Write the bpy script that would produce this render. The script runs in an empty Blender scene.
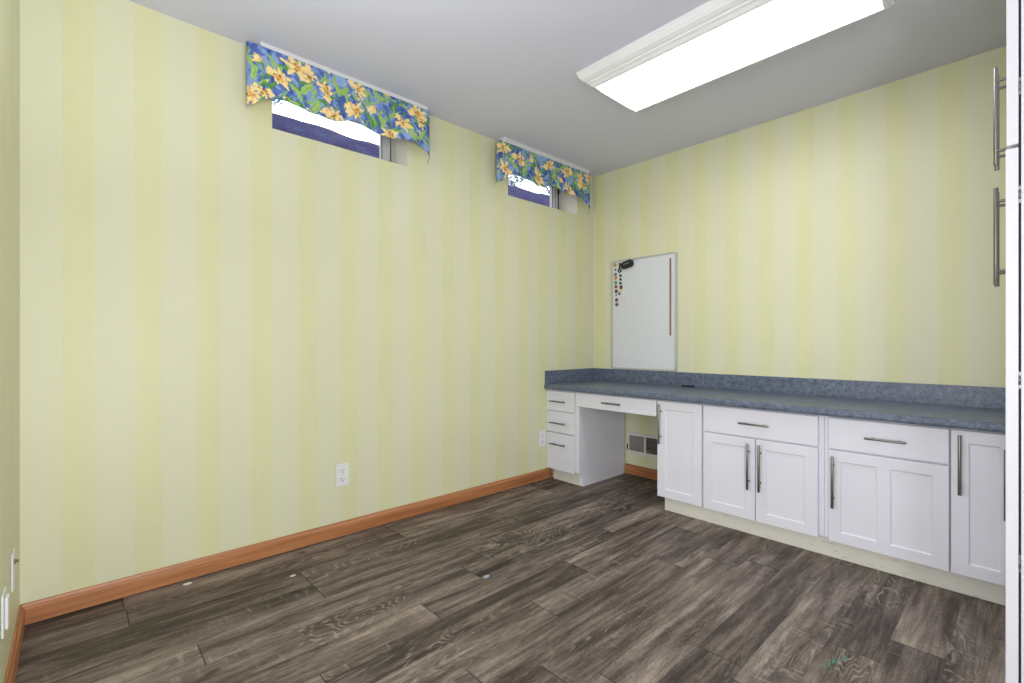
import bpy, bmesh, math, random
from mathutils import Vector, Matrix
import numpy as np
random.seed(7)
S = bpy.context.scene
C = S.collection

# ------------------------------------------------------------------ camera
YAW = math.radians(47.397)
cam_d = bpy.data.cameras.new('camera')
cam = bpy.data.objects.new('camera', cam_d); C.objects.link(cam)
cam.location = (2.4993, -3.2366, 1.0356)
cam.rotation_euler = (math.pi / 2, 0, YAW)
cam_d.sensor_width = 36.0
cam_d.lens = 475.763 / 1024 * 36.0
cam_d.shift_y = (343.19 - 341.5) / 1024
cam_d.clip_start = 0.02
S.camera = cam

# ------------------------------------------------------------------ world, lights, exposure
W = bpy.data.worlds.new('world'); S.world = W; W.use_nodes = True
bg = W.node_tree.nodes['Background']
bg.inputs[0].default_value = (0.93, 0.97, 1.0, 1); bg.inputs[1].default_value = 3.0
S.view_settings.view_transform = 'Standard'
S.view_settings.look = 'None'
S.view_settings.gamma = 1.0
S.view_settings.use_curve_mapping = False
S.view_settings.exposure = 0.10
DIFFUSER_STRENGTH = 8.8

def area(name, loc, rot, sx, sy, power, col=(1, 1, 1)):
    l = bpy.data.lights.new(name, 'AREA'); l.shape = 'RECTANGLE'; l.size = sx; l.size_y = sy
    l.energy = power; l.color = col
    o = bpy.data.objects.new(name, l); C.objects.link(o); o.location = loc; o.rotation_euler = rot
    return o
# unseen fill lamp added at the far side of the adjoining room, behind the camera
area('adjoining_room_fill', (1.9, -6.3, 1.30), (math.radians(97), 0, math.radians(3)), 2.8, 2.1, 84, (0.905, 0.924, 1.0))
# added fill lamp, unseen, right of the camera, facing the long wall
area('side_fill', (3.05, -3.05, 1.20), (math.radians(94), 0, math.radians(94)), 0.6, 2.0, 55, (0.905, 0.924, 1.0))
# extra lamp aimed at the ceiling as fill, standing in for a photographer's flash
area('ceiling_bounce_fill', (1.45, -3.05, 1.65), (math.radians(180), 0, 0), 0.6, 0.35, 11, (0.91, 0.93, 1.0))

# ------------------------------------------------------------------ materials
def lin(c):
    return tuple(((v / 255) / 12.92 if v / 255 <= 0.04045 else ((v / 255 + 0.055) / 1.055) ** 2.4) for v in c) + (1,)

class NT:
    def __init__(s, name):
        s.m = bpy.data.materials.new(name); s.m.use_nodes = True
        s.t = s.m.node_tree; s.n = s.t.nodes; s.b = s.n['Principled BSDF']
    def add(s, t, **k):
        n = s.n.new(t)
        for a, v in k.items(): setattr(n, a, v)
        return n
    def link(s, a, b): s.t.links.new(a, b)
    def put(s, sock, v):
        if isinstance(v, bpy.types.NodeSocket): s.link(v, sock)
        else: sock.default_value = v
    def math(s, op, a, b=None, c=None, clamp=False):
        n = s.add('ShaderNodeMath', operation=op); n.use_clamp = clamp
        s.put(n.inputs[0], a)
        if b is not None: s.put(n.inputs[1], b)
        if c is not None: s.put(n.inputs[2], c)
        return n.outputs[0]
    def noise(s, vec, scale=1, detail=2, rough=0.5, dist=0):
        n = s.add('ShaderNodeTexNoise'); s.put(n.inputs['Vector'], vec)
        n.inputs['Scale'].default_value = scale; n.inputs['Detail'].default_value = detail
        n.inputs['Roughness'].default_value = rough; n.inputs['Distortion'].default_value = dist
        return n.outputs['Fac']
    def vmul(s, vec, k):
        n = s.add('ShaderNodeVectorMath', operation='MULTIPLY'); s.put(n.inputs[0], vec); n.inputs[1].default_value = k
        return n.outputs[0]
    def vadd(s, a, b):
        n = s.add('ShaderNodeVectorMath', operation='ADD'); s.put(n.inputs[0], a); s.put(n.inputs[1], b)
        return n.outputs[0]
    def ramp(s, fac, stops, interp='LINEAR'):
        n = s.add('ShaderNodeValToRGB'); s.put(n.inputs[0], fac); r = n.color_ramp; r.interpolation = interp
        while len(r.elements) < len(stops): r.elements.new(0.5)
        for e, (p, c) in zip(r.elements, stops): e.position = p; e.color = c
        return n.outputs[0]
    def mix(s, fac, a, b, mode='MIX'):
        n = s.add('ShaderNodeMix', data_type='RGBA', blend_type=mode)
        s.put(n.inputs[0], fac); s.put(n.inputs[6], a); s.put(n.inputs[7], b)
        return n.outputs[2]
    def obj(s): return s.add('ShaderNodeTexCoord').outputs['Object']
    def pos(s): return s.add('ShaderNodeNewGeometry').outputs['Position']
    def sep(s, v):
        n = s.add('ShaderNodeSeparateXYZ'); s.put(n.inputs[0], v); return n.outputs
    def comb(s, x, y, z):
        n = s.add('ShaderNodeCombineXYZ')
        for i, v in enumerate((x, y, z)): s.put(n.inputs[i], v)
        return n.outputs[0]
    def bump(s, h, strength=0.2, dist=0.001):
        n = s.add('ShaderNodeBump'); n.inputs['Strength'].default_value = strength; n.inputs['Distance'].default_value = dist
        s.put(n.inputs['Height'], h); s.link(n.outputs[0], s.b.inputs['Normal'])
    def color(s, v): s.put(s.b.inputs['Base Color'], v)
    def set(s, rough=None, metal=None, spec=None):
        if rough is not None: s.put(s.b.inputs['Roughness'], rough)
        if metal is not None: s.b.inputs['Metallic'].default_value = metal
        if spec is not None: s.b.inputs['Specular IOR Level'].default_value = spec

def plain(name, rgb, rough=0.5, metal=0, spec=0.5, var=0.03, scale=12):
    n = NT(name)
    f = n.noise(n.pos(), scale, 3)
    c = lin(rgb); d = tuple(v * (1 - var) for v in c[:3]) + (1,)
    n.color(n.mix(f, c, d)); n.set(rough, metal, spec)
    return n.m

M = {}
def wallpaper(name, axis, start, period, dark_w):
    n = NT(name); p = n.pos(); x, y, z = n.sep(p)
    c = x if axis == 0 else y
    t = n.math('FRACT', n.math('DIVIDE', n.math('SUBTRACT', c, start), period))
    d = dark_w / period
    e = 0.012
    up = n.math('SMOOTH_MIN', n.math('DIVIDE', t, e), 1.0, 0.1)
    m = n.math('MULTIPLY', n.math('DIVIDE', t, e, clamp=True), n.math('DIVIDE', n.math('SUBTRACT', d, t), e, clamp=True), clamp=True)
    # sponge-printed mottle of the paper
    mot = n.noise(n.vmul(p, (5, 5, 2.2)), 1.0, 5, 0.65)
    fine = n.noise(n.vmul(p, (90, 90, 60)), 1.0, 3, 0.6)
    pale = n.mix(mot, lin((224, 223, 192)), lin((217, 217, 184)))
    yel = n.mix(n.ramp(mot, [(0.3, (0, 0, 0, 1)), (0.7, (1, 1, 1, 1))]), lin((224, 221, 175)), lin((216, 217, 172)))
    col = n.mix(m, pale, yel)
    col = n.mix(n.math('MULTIPLY', fine, 0.10), col, lin((200, 196, 150)))
    n.color(col); n.set(0.42, 0, 0.35); n.bump(fine, 0.15, 0.0006)
    return n.m
M['paper_y'] = wallpaper('striped_wallpaper_left', 1, -3.0560, 0.2175, 0.096)
M['paper_x'] = wallpaper('striped_wallpaper_back', 0, 0.2380, 0.2163, 0.096)
M['reveal'] = plain('painted_reveal', (226, 223, 205), 0.6)
M['hall'] = plain('adjoining_room_paint', (225, 224, 214), 0.7)

n = NT('ceiling_paint'); p = n.pos()
n.color(n.mix(n.noise(p, 1.3, 3), lin((222, 223, 236)), lin((215, 216, 230)))); n.set(0.85, 0, 0.2)
n.bump(n.noise(p, 130, 4, 0.7), 0.25, 0.001); M['ceiling'] = n.m

# weathered grey-brown plank floor; uv = metres along / across each plank
def floor_mat():
    n = NT('grey_oak_planks')
    uv = n.add('ShaderNodeUVMap'); uv.uv_map = 'UVMap'
    at = n.add('ShaderNodeAttribute'); at.attribute_name = 'plank'
    r, g, b = n.sep(at.outputs['Vector'])
    u, v, _ = n.sep(uv.outputs[0])
    uo = n.math('ADD', u, n.math('MULTIPLY', r, 23.0)); vo = n.math('ADD', v, n.math('MULTIPLY', g, 11.0))
    def vec(ku, kv, o=0.0): return n.comb(n.math('MULTIPLY', uo, ku), n.math('MULTIPLY', vo, kv), n.math('ADD', n.math('MULTIPLY', b, 7.0), o))
    streak = n.noise(vec(1.5, 15), 1, 4, 0.62, 0.5)          # long tonal streaks
    blot = n.noise(vec(1.4, 5, 3), 1, 3, 0.6, 0.3)           # broad blotches
    fine = n.noise(vec(10, 150, 5), 1, 4, 0.7)               # pores
    mid = n.noise(vec(6, 55, 8), 1, 3, 0.7)
    hf = n.noise(vec(55, 160, 2), 1, 3, 0.75)
    val = n.math('MULTIPLY_ADD', streak, 0.92, n.math('MULTIPLY', blot, 0.58))
    val = n.math('MULTIPLY_ADD', fine, 0.18, val)
    val = n.math('MULTIPLY_ADD', mid, 0.50, val)
    val = n.math('MULTIPLY_ADD', hf, 0.34, val)
    val = n.math('MULTIPLY_ADD', n.math('SUBTRACT', r, 0.5), 0.13, val)
    val = n.math('MULTIPLY_ADD', n.math('SUBTRACT', val, 1.26), 1.25, 0.46)
    col = n.ramp(val, [(0.14, lin((45, 38, 35))), (0.34, lin((77, 67, 61))), (0.50, lin((107, 95, 87))), (0.66, lin((135, 123, 113))), (0.86, lin((168, 156, 144)))])
    # cathedral grain: contour lines of a stretched noise, in patches
    fld = n.noise(vec(1.7, 8, 12), 1, 2, 0.45, 0.9)
    ph = n.math('FRACT', n.math('MULTIPLY', fld, 21.0))
    line = n.math('SUBTRACT', 1.0, n.math('MULTIPLY', n.math('ABSOLUTE', n.math('SUBTRACT', ph, 0.5)), 4.2), clamp=True)
    patch = n.ramp(n.noise(vec(1.0, 4.5, 20), 1, 1), [(0.50, (0, 0, 0, 1)), (0.66, (1, 1, 1, 1))])
    brk = n.ramp(n.noise(vec(16, 70, 30), 1, 2), [(0.38, (0, 0, 0, 1)), (0.6, (1, 1, 1, 1))])
    lm = n.math('MULTIPLY', n.math('MULTIPLY', line, patch), n.math('MULTIPLY', brk, 0.62))
    col = n.mix(lm, col, lin((186, 174, 158)))
    # cross-cut saw scratches, in other patches
    saw = n.ramp(n.noise(vec(75, 9, 40), 1, 1), [(0.60, (0, 0, 0, 1)), (0.72, (1, 1, 1, 1))])
    sp = n.ramp(n.noise(vec(0.9, 6, 50), 1, 2), [(0.52, (0, 0, 0, 1)), (0.64, (1, 1, 1, 1))])
    col = n.mix(n.math('MULTIPLY', n.math('MULTIPLY', saw, sp), 0.34), col, lin((180, 170, 158)))
    # warm / cool tint per plank
    col = n.mix(n.math('MULTIPLY', g, 0.35), col, n.mix(1.0, col, (1.0, 0.93, 0.84, 1), 'MULTIPLY'))
    # small knots
    kn = n.ramp(n.noise(vec(9, 26, 60), 1, 1), [(0.20, (1, 1, 1, 1)), (0.25, (0, 0, 0, 1))])
    col = n.mix(n.math('MULTIPLY', kn, 0.6), col, lin((45, 39, 36)))
    # plank seams
    at2 = n.add('ShaderNodeAttribute'); at2.attribute_name = 'plank_len'
    L = at2.outputs['Fac']
    de = n.math('MINIMUM', u, n.math('SUBTRACT', L, u))
    dv = n.math('MINIMUM', v, n.math('SUBTRACT', 0.146, v))
    se = n.math('LESS_THAN', de, 0.0022); sv = n.math('LESS_THAN', dv, 0.0009)
    seam = n.math('MAXIMUM', n.math('MULTIPLY', se, 0.8), n.math('MULTIPLY', sv, 0.45))
    col = n.mix(seam, col, lin((34, 30, 28)))
    n.color(col)
    n.set(n.math('MULTIPLY_ADD', val, 0.08, 0.50), 0, 0.30)
    n.bump(n.math('ADD', n.math('MULTIPLY', fine, 0.5), n.math('MULTIPLY', mid, 0.6)), 0.22, 0.0012)
    return n.m
M['floor'] = floor_mat()

def oak(name, axis):
    n = NT(name); p = n.pos()
    k = (60, 2.2, 60) if axis == 1 else (2.2, 60, 60)
    k2 = (9, 0.9, 9) if axis == 1 else (0.9, 9, 9)
    g = n.noise(n.vmul(p, k), 1, 4, 0.6, 0.4); h = n.noise(n.vmul(p, k2), 1, 3, 0.5, 1.0)
    c = n.ramp(n.math('MULTIPLY_ADD', g, 0.5, n.math('MULTIPLY', h, 0.5)), [(0.32, lin((134, 82, 48))), (0.5, lin((172, 111, 68))), (0.68, lin((194, 136, 90)))])
    kn = n.ramp(n.noise(n.vmul(p, (30, 12, 30)), 1, 1), [(0.17, (1, 1, 1, 1)), (0.21, (0, 0, 0, 1))])
    n.color(n.mix(n.math('MULTIPLY', kn, 0.7), c, lin((92, 52, 30)))); n.set(0.38, 0, 0.5); n.bump(g, 0.1, 0.0005)
    return n.m
M['oak_y'] = oak('honey_oak_trim_along_y', 1); M['oak_x'] = oak('honey_oak_trim_along_x', 0)

M['white'] = plain('white_cabinet_paint', (228, 228, 235), 0.36, 0, 0.5, 0.02, 4)
M['tall_white'] = M['white']
n = NT('cream_toe_kick'); p = n.pos()
sc = n.ramp(n.noise(n.vmul(p, (14, 14, 60)), 1, 5, 0.75), [(0.58, (0, 0, 0, 1)), (0.68, (1, 1, 1, 1))])
n.color(n.mix(n.math('MULTIPLY', sc, 0.6), n.mix(n.noise(p, 3, 3), lin((230, 227, 214)), lin((216, 213, 200))), lin((150, 135, 120)))); n.set(0.5)
M['toe'] = n.m
M['shade'] = plain('dark_cabinet_gap', (30, 30, 40), 0.8)

n = NT('blue_grey_laminate'); p = n.pos()
a = n.noise(p, 120, 4, 0.75); b = n.noise(p, 38, 3, 0.6); c = n.noise(p, 260, 2, 0.5)
col = n.ramp(n.math('MULTIPLY_ADD', a, 0.6, n.math('MULTIPLY', b, 0.4)), [(0.34, lin((58, 66, 84))), (0.48, lin((88, 98, 116))), (0.6, lin((116, 126, 142))), (0.75, lin((150, 159, 172)))])
col = n.mix(n.ramp(c, [(0.62, (0, 0, 0, 1)), (0.7, (1, 1, 1, 1))]), col, lin((120, 132, 150)))
n.color(col); n.set(0.33, 0, 0.5); M['laminate'] = n.m

n = NT('brushed_nickel'); p = n.pos()
n.color(n.mix(n.noise(p, 200, 2), lin((142, 139, 133)), lin((120, 117, 112)))); n.set(0.36, 1.0); M['nickel'] = n.m
M['alu'] = plain('silver_board_frame', (196, 198, 194), 0.4, 0.4)
n = NT('whiteboard_enamel'); p = n.pos()
n.color(n.mix(n.noise(p, 5, 4), lin((222, 224, 226)), lin((214, 217, 219)))); n.set(0.22, 0, 0.5); M['board'] = n.m
M['plastic'] = plain('white_plastic', (232, 232, 230), 0.35)
M['slot'] = plain('dark_slot', (40, 38, 36), 0.6)
M['black'] = plain('black_plastic', (24, 24, 26), 0.45)
M['vent'] = plain('white_vent_enamel', (222, 220, 212), 0.4)
M['vent_dark'] = plain('dark_duct_interior', (38, 36, 34), 0.8)
M['vent_mesh'] = plain('closed_damper_grey', (158, 152, 142), 0.6, 0.2)
M['louver'] = plain('dark_louver', (112, 108, 100), .5)
M['vinyl'] = plain('white_vinyl_frame', (214, 213, 212), 0.4)
M['gasket'] = plain('dark_gasket', (44, 46, 60), 0.6)
M['trim_white'] = plain('white_light_trim', (226, 226, 224), 0.5)
M['brass'] = plain('brass_connector', (150, 130, 80), 0.35, 0.8)

n = NT('lit_diffuser'); n.color(lin((245, 245, 245)))
n.b.inputs['Emission Color'].default_value = (0.96, 0.965, 1.0, 1); n.b.inputs['Emission Strength'].default_value = DIFFUSER_STRENGTH
M['diffuser'] = n.m

n = NT('window_glass'); out = n.n['Material Output']
tr = n.add('ShaderNodeBsdfTransparent'); gl = n.add('ShaderNodeBsdfGlossy'); gl.inputs['Roughness'].default_value = 0.02
lw = n.add('ShaderNodeLayerWeight'); lw.inputs[0].default_value = 0.5; fr = n.add('ShaderNodeMath', operation='MULTIPLY_ADD'); fr.inputs[1].default_value = 0.5; fr.inputs[2].default_value = 0.03; fp = n.add('ShaderNodeMath', operation='POWER'); fp.inputs[1].default_value = 5; n.link(lw.outputs['Facing'], fp.inputs[0]); n.link(fp.outputs[0], fr.inputs[0])
mx = n.add('ShaderNodeMixShader'); n.link(fr.outputs[0], mx.inputs[0]); n.link(tr.outputs[0], mx.inputs[1]); n.link(gl.outputs[0], mx.inputs[2])
n.link(mx.outputs[0], out.inputs[0]); M['glass'] = n.m

n = NT('dusky_bank'); p = n.pos()
n.color(n.ramp(n.noise(n.vmul(p, (3, 3, 5)), 1, 5, 0.7), [(0.3, lin((26, 22, 52))), (0.55, lin((38, 36, 74))), (0.75, lin((44, 66, 84)))])); n.set(0.9, 0, 0.1); M['bank'] = n.m
M['leaf_out'] = plain('outdoor_leaf', (120, 150, 165), 0.6, 0, 0.3, 0.4, 4)
M['bark'] = plain('bark', (86, 80, 84), 0.9)

n = NT('printed_cotton'); at = n.add('ShaderNodeAttribute'); at.attribute_name = 'print'
wv = n.noise(n.vmul(n.pos(), (900, 900, 900)), 1, 1)
n.color(at.outputs['Color']); n.set(0.85, 0, 0.15); n.bump(wv, 0.1, 0.0004); M['cotton'] = n.m

# ------------------------------------------------------------------ mesh helpers
class MB:
    def __init__(s): s.bm = bmesh.new(); s.mi = 0
    def face(s, vs):
        f = s.bm.faces.new([s.bm.verts.new(v) if not isinstance(v, bmesh.types.BMVert) else v for v in vs]); f.material_index = s.mi; return f
    def box(s, x0, x1, y0, y1, z0, z1):
        v = [s.bm.verts.new(p) for p in ((x0, y0, z0), (x1, y0, z0), (x1, y1, z0), (x0, y1, z0), (x0, y0, z1), (x1, y0, z1), (x1, y1, z1), (x0, y1, z1))]
        for q in ((3, 2, 1, 0), (4, 5, 6, 7), (0, 1, 5, 4), (1, 2, 6, 5), (2, 3, 7, 6), (3, 0, 4, 7)):
            f = s.bm.faces.new([v[i] for i in q]); f.material_index = s.mi
        return s
    def cyl(s, a, b, r, n=16, r2=None, smooth=True):
        a, b = Vector(a), Vector(b); d = (b - a).normalized()
        t = Vector((0, 0, 1)) if abs(d.z) < 0.9 else Vector((1, 0, 0))
        e = d.cross(t).normalized(); g = d.cross(e); r2 = r if r2 is None else r2
        A = [s.bm.verts.new(a + r * (math.cos(2 * math.pi * i / n) * e + math.sin(2 * math.pi * i / n) * g)) for i in range(n)]
        B = [s.bm.verts.new(b + r2 * (math.cos(2 * math.pi * i / n) * e + math.sin(2 * math.pi * i / n) * g)) for i in range(n)]
        for i in range(n):
            f = s.bm.faces.new((A[i], B[i], B[(i + 1) % n], A[(i + 1) % n])); f.smooth = smooth; f.material_index = s.mi
        f = s.bm.faces.new(A); f.material_index = s.mi
        f = s.bm.faces.new(B[::-1]); f.material_index = s.mi
        return s
    def prism(s, pts, axis, a, b):
        """closed outline pts (2D) extruded along axis from a to b; axis 0: pts=(y,z) 1: (x,z) 2: (x,y)"""
        def P(p, t): return {0: (t, p[0], p[1]), 1: (p[0], t, p[1]), 2: (p[0], p[1], t)}[axis]
        A = [s.bm.verts.new(P(p, a)) for p in pts]; B = [s.bm.verts.new(P(p, b)) for p in pts]
        k = len(pts)
        for i in range(k):
            f = s.bm.faces.new((A[i], A[(i + 1) % k], B[(i + 1) % k], B[i])); f.material_index = s.mi
        for q in (A[::-1], B):
            f = s.bm.faces.new(q); f.material_index = s.mi
        return s
    def tube(s, pts, r, n=8):
        pts = [Vector(p) for p in pts]; rings = []
        for i, p in enumerate(pts):
            d = (pts[min(i + 1, len(pts) - 1)] - pts[max(i - 1, 0)]).normalized()
            t = Vector((0, 0, 1)) if abs(d.z) < 0.9 else Vector((1, 0, 0))
            e = d.cross(t).normalized(); g = d.cross(e)
            rings.append([s.bm.verts.new(p + r * (math.cos(2 * math.pi * k / n) * e + math.sin(2 * math.pi * k / n) * g)) for k in range(n)])
        for A, B in zip(rings, rings[1:]):
            for k in range(n):
                f = s.bm.faces.new((A[k], A[(k + 1) % n], B[(k + 1) % n], B[k])); f.smooth = True; f.material_index = s.mi
        s.bm.faces.new(rings[0]); s.bm.faces.new(rings[-1][::-1])
        return s
    def build(s, name, mats, parent=None, bevel=0, seg=2, origin=None):
        bmesh.ops.recalc_face_normals(s.bm, faces=s.bm.faces)
        base = Vector((0, 0, 0))
        if parent is not None: base = Vector(parent['_base'])
        elif origin is not None: base = Vector(origin)
        if base.length: bmesh.ops.translate(s.bm, vec=-base, verts=s.bm.verts)
        me = bpy.data.meshes.new(name); s.bm.to_mesh(me); s.bm.free()
        for m in (mats if isinstance(mats, list) else [mats]): me.materials.append(m)
        o = bpy.data.objects.new(name, me); C.objects.link(o)
        if parent is not None: o.parent = parent; o['_base'] = tuple(base)
        elif origin is not None: o.location = origin
        if bevel:
            b = o.modifiers.new('bevel', 'BEVEL'); b.width = bevel; b.segments = seg; b.limit_method = 'ANGLE'; b.angle_limit = math.radians(40)
        return o

def box(x0, x1, y0, y1, z0, z1): return MB().box(x0, x1, y0, y1, z0, z1)
def tag(o, label=None, cat=None, group=None, kind=None):
    if label: o['label'] = label
    if cat: o['category'] = cat
    if group: o['group'] = group
    if kind: o['kind'] = kind
    return o
def empty(name, loc, label=None, cat=None, group=None, kind=None):
    o = bpy.data.objects.new(name, None); C.objects.link(o); o.location = loc; o.empty_display_size = 0.05
    o['_base'] = tuple(loc)
    return tag(o, label, cat, group, kind)
def struct(o, label=None): return tag(o, label, kind='structure')

H = 2.44
FY = -3.384          # wall behind / left of the camera
RX = 3.08            # right wall
# ------------------------------------------------------------------ floor of planks
def make_floor():
    bm = bmesh.new(); uvl = bm.loops.layers.uv.new('UVMap')
    cl = bm.loops.layers.float_vector.new('plank'); ll = bm.faces.layers.float.new('plank_len')
    x0, x1, y0, y1 = -0.02, 4.2, -6.6, 0.02
    known = {3: -1.775, 0: -3.088, 1: -3.088 + .6, 2: -2.486, 4: -1.917, 5: -2.223, 6: -1.522, 7: -1.889, 8: -2.322, 11: -1.666, 14: -1.138}
    Wd = 0.146; off = 0.563 - 3 * Wd; L = 1.15
    for k in range(-1, int((x1 - off) / Wd) + 1):
        a = off + k * Wd; b = a + Wd
        s = known.get(k, random.uniform(-2.3, -1.2)); y = s
        while y > y0: y -= L
        while y < y1:
            ya, yb = y, y + L; rv = (random.random(), random.random(), random.random())
            X0, X1, Y0, Y1 = max(a, x0), min(b, x1), max(ya, y0), min(yb, y1)
            if X1 > X0 and Y1 > Y0:
                f = bm.faces.new([bm.verts.new(p) for p in ((X0, Y0, 0), (X1, Y0, 0), (X1, Y1, 0), (X0, Y1, 0))])
                f[ll] = L
                for lp in f.loops:
                    lp[uvl].uv = (lp.vert.co.y - ya, lp.vert.co.x - a); lp[cl] = rv
            y += L
    bmesh.ops.remove_doubles(bm, verts=bm.verts, dist=1e-5)
    me = bpy.data.meshes.new('floor'); bm.to_mesh(me); bm.free(); me.materials.append(M['floor'])
    o = bpy.data.objects.new('floor', me); C.objects.link(o); return struct(o, 'grey-brown weathered wood plank floor')
make_floor()
struct(box(-0.3, 4.2, -6.6, 0.2, H, H + 0.1).build('ceiling', M['ceiling']), 'pale grey painted ceiling')

# ------------------------------------------------------------------ walls
WIN = [(-2.527, -1.784), (-0.977, -0.217)]
WZ0, WZ1 = 2.084, 2.39
TH = 0.26
m = MB()
ys = [FY - 0.12, WIN[0][0], WIN[0][1], WIN[1][0], WIN[1][1], 0.0]
m.box(-TH, 0, ys[0], ys[-1], -0.05, WZ0)
m.box(-TH, 0, ys[0], ys[-1], WZ1, H)
for a, b in ((0, 1), (2, 3), (4, 5)): m.box(-TH, 0, ys[a], ys[b], WZ0, WZ1)
bmesh.ops.remove_doubles(m.bm, verts=m.bm.verts, dist=1e-6)
for f in m.bm.faces:          # reveals of the two window holes are painted, not papered
    c = f.calc_center_median()
    if c.x < -0.001 and WZ0 - .001 <= c.z <= WZ1 + .001: f.material_index = 1
struct(m.build('wall_left', [M['paper_y'], M['reveal']]), 'long wall with pale yellow striped wallpaper')
struct(box(-TH, RX + 0.12, 0, 0.12, -0.05, H).build('wall_back', M['paper_x']), 'back wall with pale yellow striped wallpaper')
struct(box(RX, RX + 0.12, FY - 0.12, 0.0, -0.05, H).build('wall_right', M['paper_y']))
m = MB(); m.box(0, .95, FY - 0.12, FY, -0.05, H); m.box(.95, RX, FY - 0.12, FY, 2.3, H); m.box(2.96, RX, FY - 0.12, FY, -0.05, 2.3)
struct(m.build('wall_front', M['paper_x']), 'striped wallpaper wall at the left edge')
# adjoining room behind the camera
m = MB(); m.box(-0.1, 0.0, -6.6, FY - 0.12, -0.05, H); m.box(4.0, 4.1, -6.6, FY - 0.12, -0.05, H); m.box(-0.1, 4.1, -6.7, -6.6, -0.05, H); m.box(RX + .12, 4.1, FY - 0.22, FY - 0.12, -0.05, H)
struct(m.build('wall_adjoining', M['hall']))

def skirting(name, mat, axis, a, b, at, sgn):
    prof = [(0, .005), (.015, .005), (.015, .060), (.0135, .063), (.0135, .066), (.009, .071), (.006, .079), (0, .080)]
    pts = [(at + sgn * d, z) for d, z in prof]
    return struct(MB().prism(pts, axis, a, b).build(name, mat, bevel=0.0008), 'honey oak baseboard')
skirting('baseboard_left', M['oak_y'], 1, FY + .0005, -0.535, 0.0, 1)
skirting('baseboard_back', M['oak_x'], 0, 0.322, 0.946, 0.0, -1)
skirting('baseboard_front', M['oak_x'], 0, 0.0155, .95, FY, 1)
# dark shadow gap line bead under the left baseboard is real contact shadow only

# ------------------------------------------------------------------ windows
def window(n, y0, y1, split):
    e = empty('window_%d' % n, (-0.20, (y0 + y1) / 2, WZ0), kind='structure')
    xf, xb = -0.170, -0.235
    fw = 0.036; zb, zt = WZ0 + fw, WZ1 - fw
    rw = 0.009 if n == 1 else 0.020                    # narrow side of the frame seen at the far jamb
    m = MB()
    m.box(xb, xf, y0, y0 + fw, WZ0, WZ1); m.box(xb, xf, y1 - rw, y1, WZ0, WZ1)
    m.box(xb, xf, y0 + fw, y1 - rw, WZ0, zb); m.box(xb, xf, y0 + fw, y1 - rw, zt, WZ1)
    m.build('window_frame', M['vinyl'], e, 0.002)
    s0 = split; s1 = y1 - rw - .009
    MB().box(xb + .01, xf - .010, s1, y1 - rw, zb, zt).build('channel', M['gasket'], e)
    if n == 1:
        MB().box(xb + .014, xf - .002, s0, s1, zb, zt).build('window_sash', M['vinyl'], e, 0.0015)
    else:
        m = MB(); m.box(xb + .014, xf - .002, s0, s0 + .013, zb, zt); m.box(xb + .014, xf - .002, s0 + .024, s0 + .046, zb, zt)
        m.box(xb + .014, xf - .014, s0 + .046, s1, zb, zt)
        q = m.build('window_sash', M['vinyl'], e, 0.001)
        MB().box(xb + .020, xf - .016, s0 + .013, s0 + .024, zb, zt).build('channel', M['gasket'], q)
        MB().box(xf - .013, xf + .006, s0 + .050, s1 - .001, 2.285, 2.330).build('sash_block', M['black'], q, 0.003)  # small black block high on the sash
    m = MB(); m.box(xb + .014, xf - .010, y0 + fw, y0 + fw + .006, zb, zt); m.box(xf - .018, xf - .010, s0 - .0025, s0, zb, zt)
    m.box(xb + .014, xf - .010, y0 + fw + .006, s0 - .0025, zb, zb + .008)
    m.build('glazing_bead', M['gasket'], e)
    m = MB(); m.box(xf - .016, xf - .012, y0 + fw + .006, s0 - .0025, zb + .008, zt); m.build('pane', M['glass'], e)
window(1, WIN[0][0], WIN[0][1], -1.850)
window(2, WIN[1][0], WIN[1][1], -0.308)

# ------------------------------------------------------------------ outdoors: bank and shrubs
m = MB(); ny = 90; nx = 26
def bz(x, y):
    t = (-x - 0.9) / 3.1
    t = max(0, min(1, t)); s = t * t * (3 - 2 * t)
    z = 1.95 + 1.98 * (0.35 * t + 0.65 * s)
    if x < -4.0: z -= (-x - 4.0) * 0.4
    return z + (0.008 * math.sin(y * 2.3) + 0.008 * math.sin(y * 7.1 + x * 3)) + random.uniform(-.02, .02) * (1 if t > .2 else .2)
g = [[m.bm.verts.new((-0.30 - 5.2 * i / nx, -9 + 20 * j / ny, bz(-0.30 - 5.2 * i / nx, -9 + 20 * j / ny))) for j in range(ny + 1)] for i in range(nx + 1)]
for i in range(nx):
    for j in range(ny):
        f = m.bm.faces.new((g[i][j], g[i][j + 1], g[i + 1][j + 1], g[i + 1][j])); f.smooth = True
struct(m.build('ground_outside', M['bank']), 'dark bank of ground seen through the windows')

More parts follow.
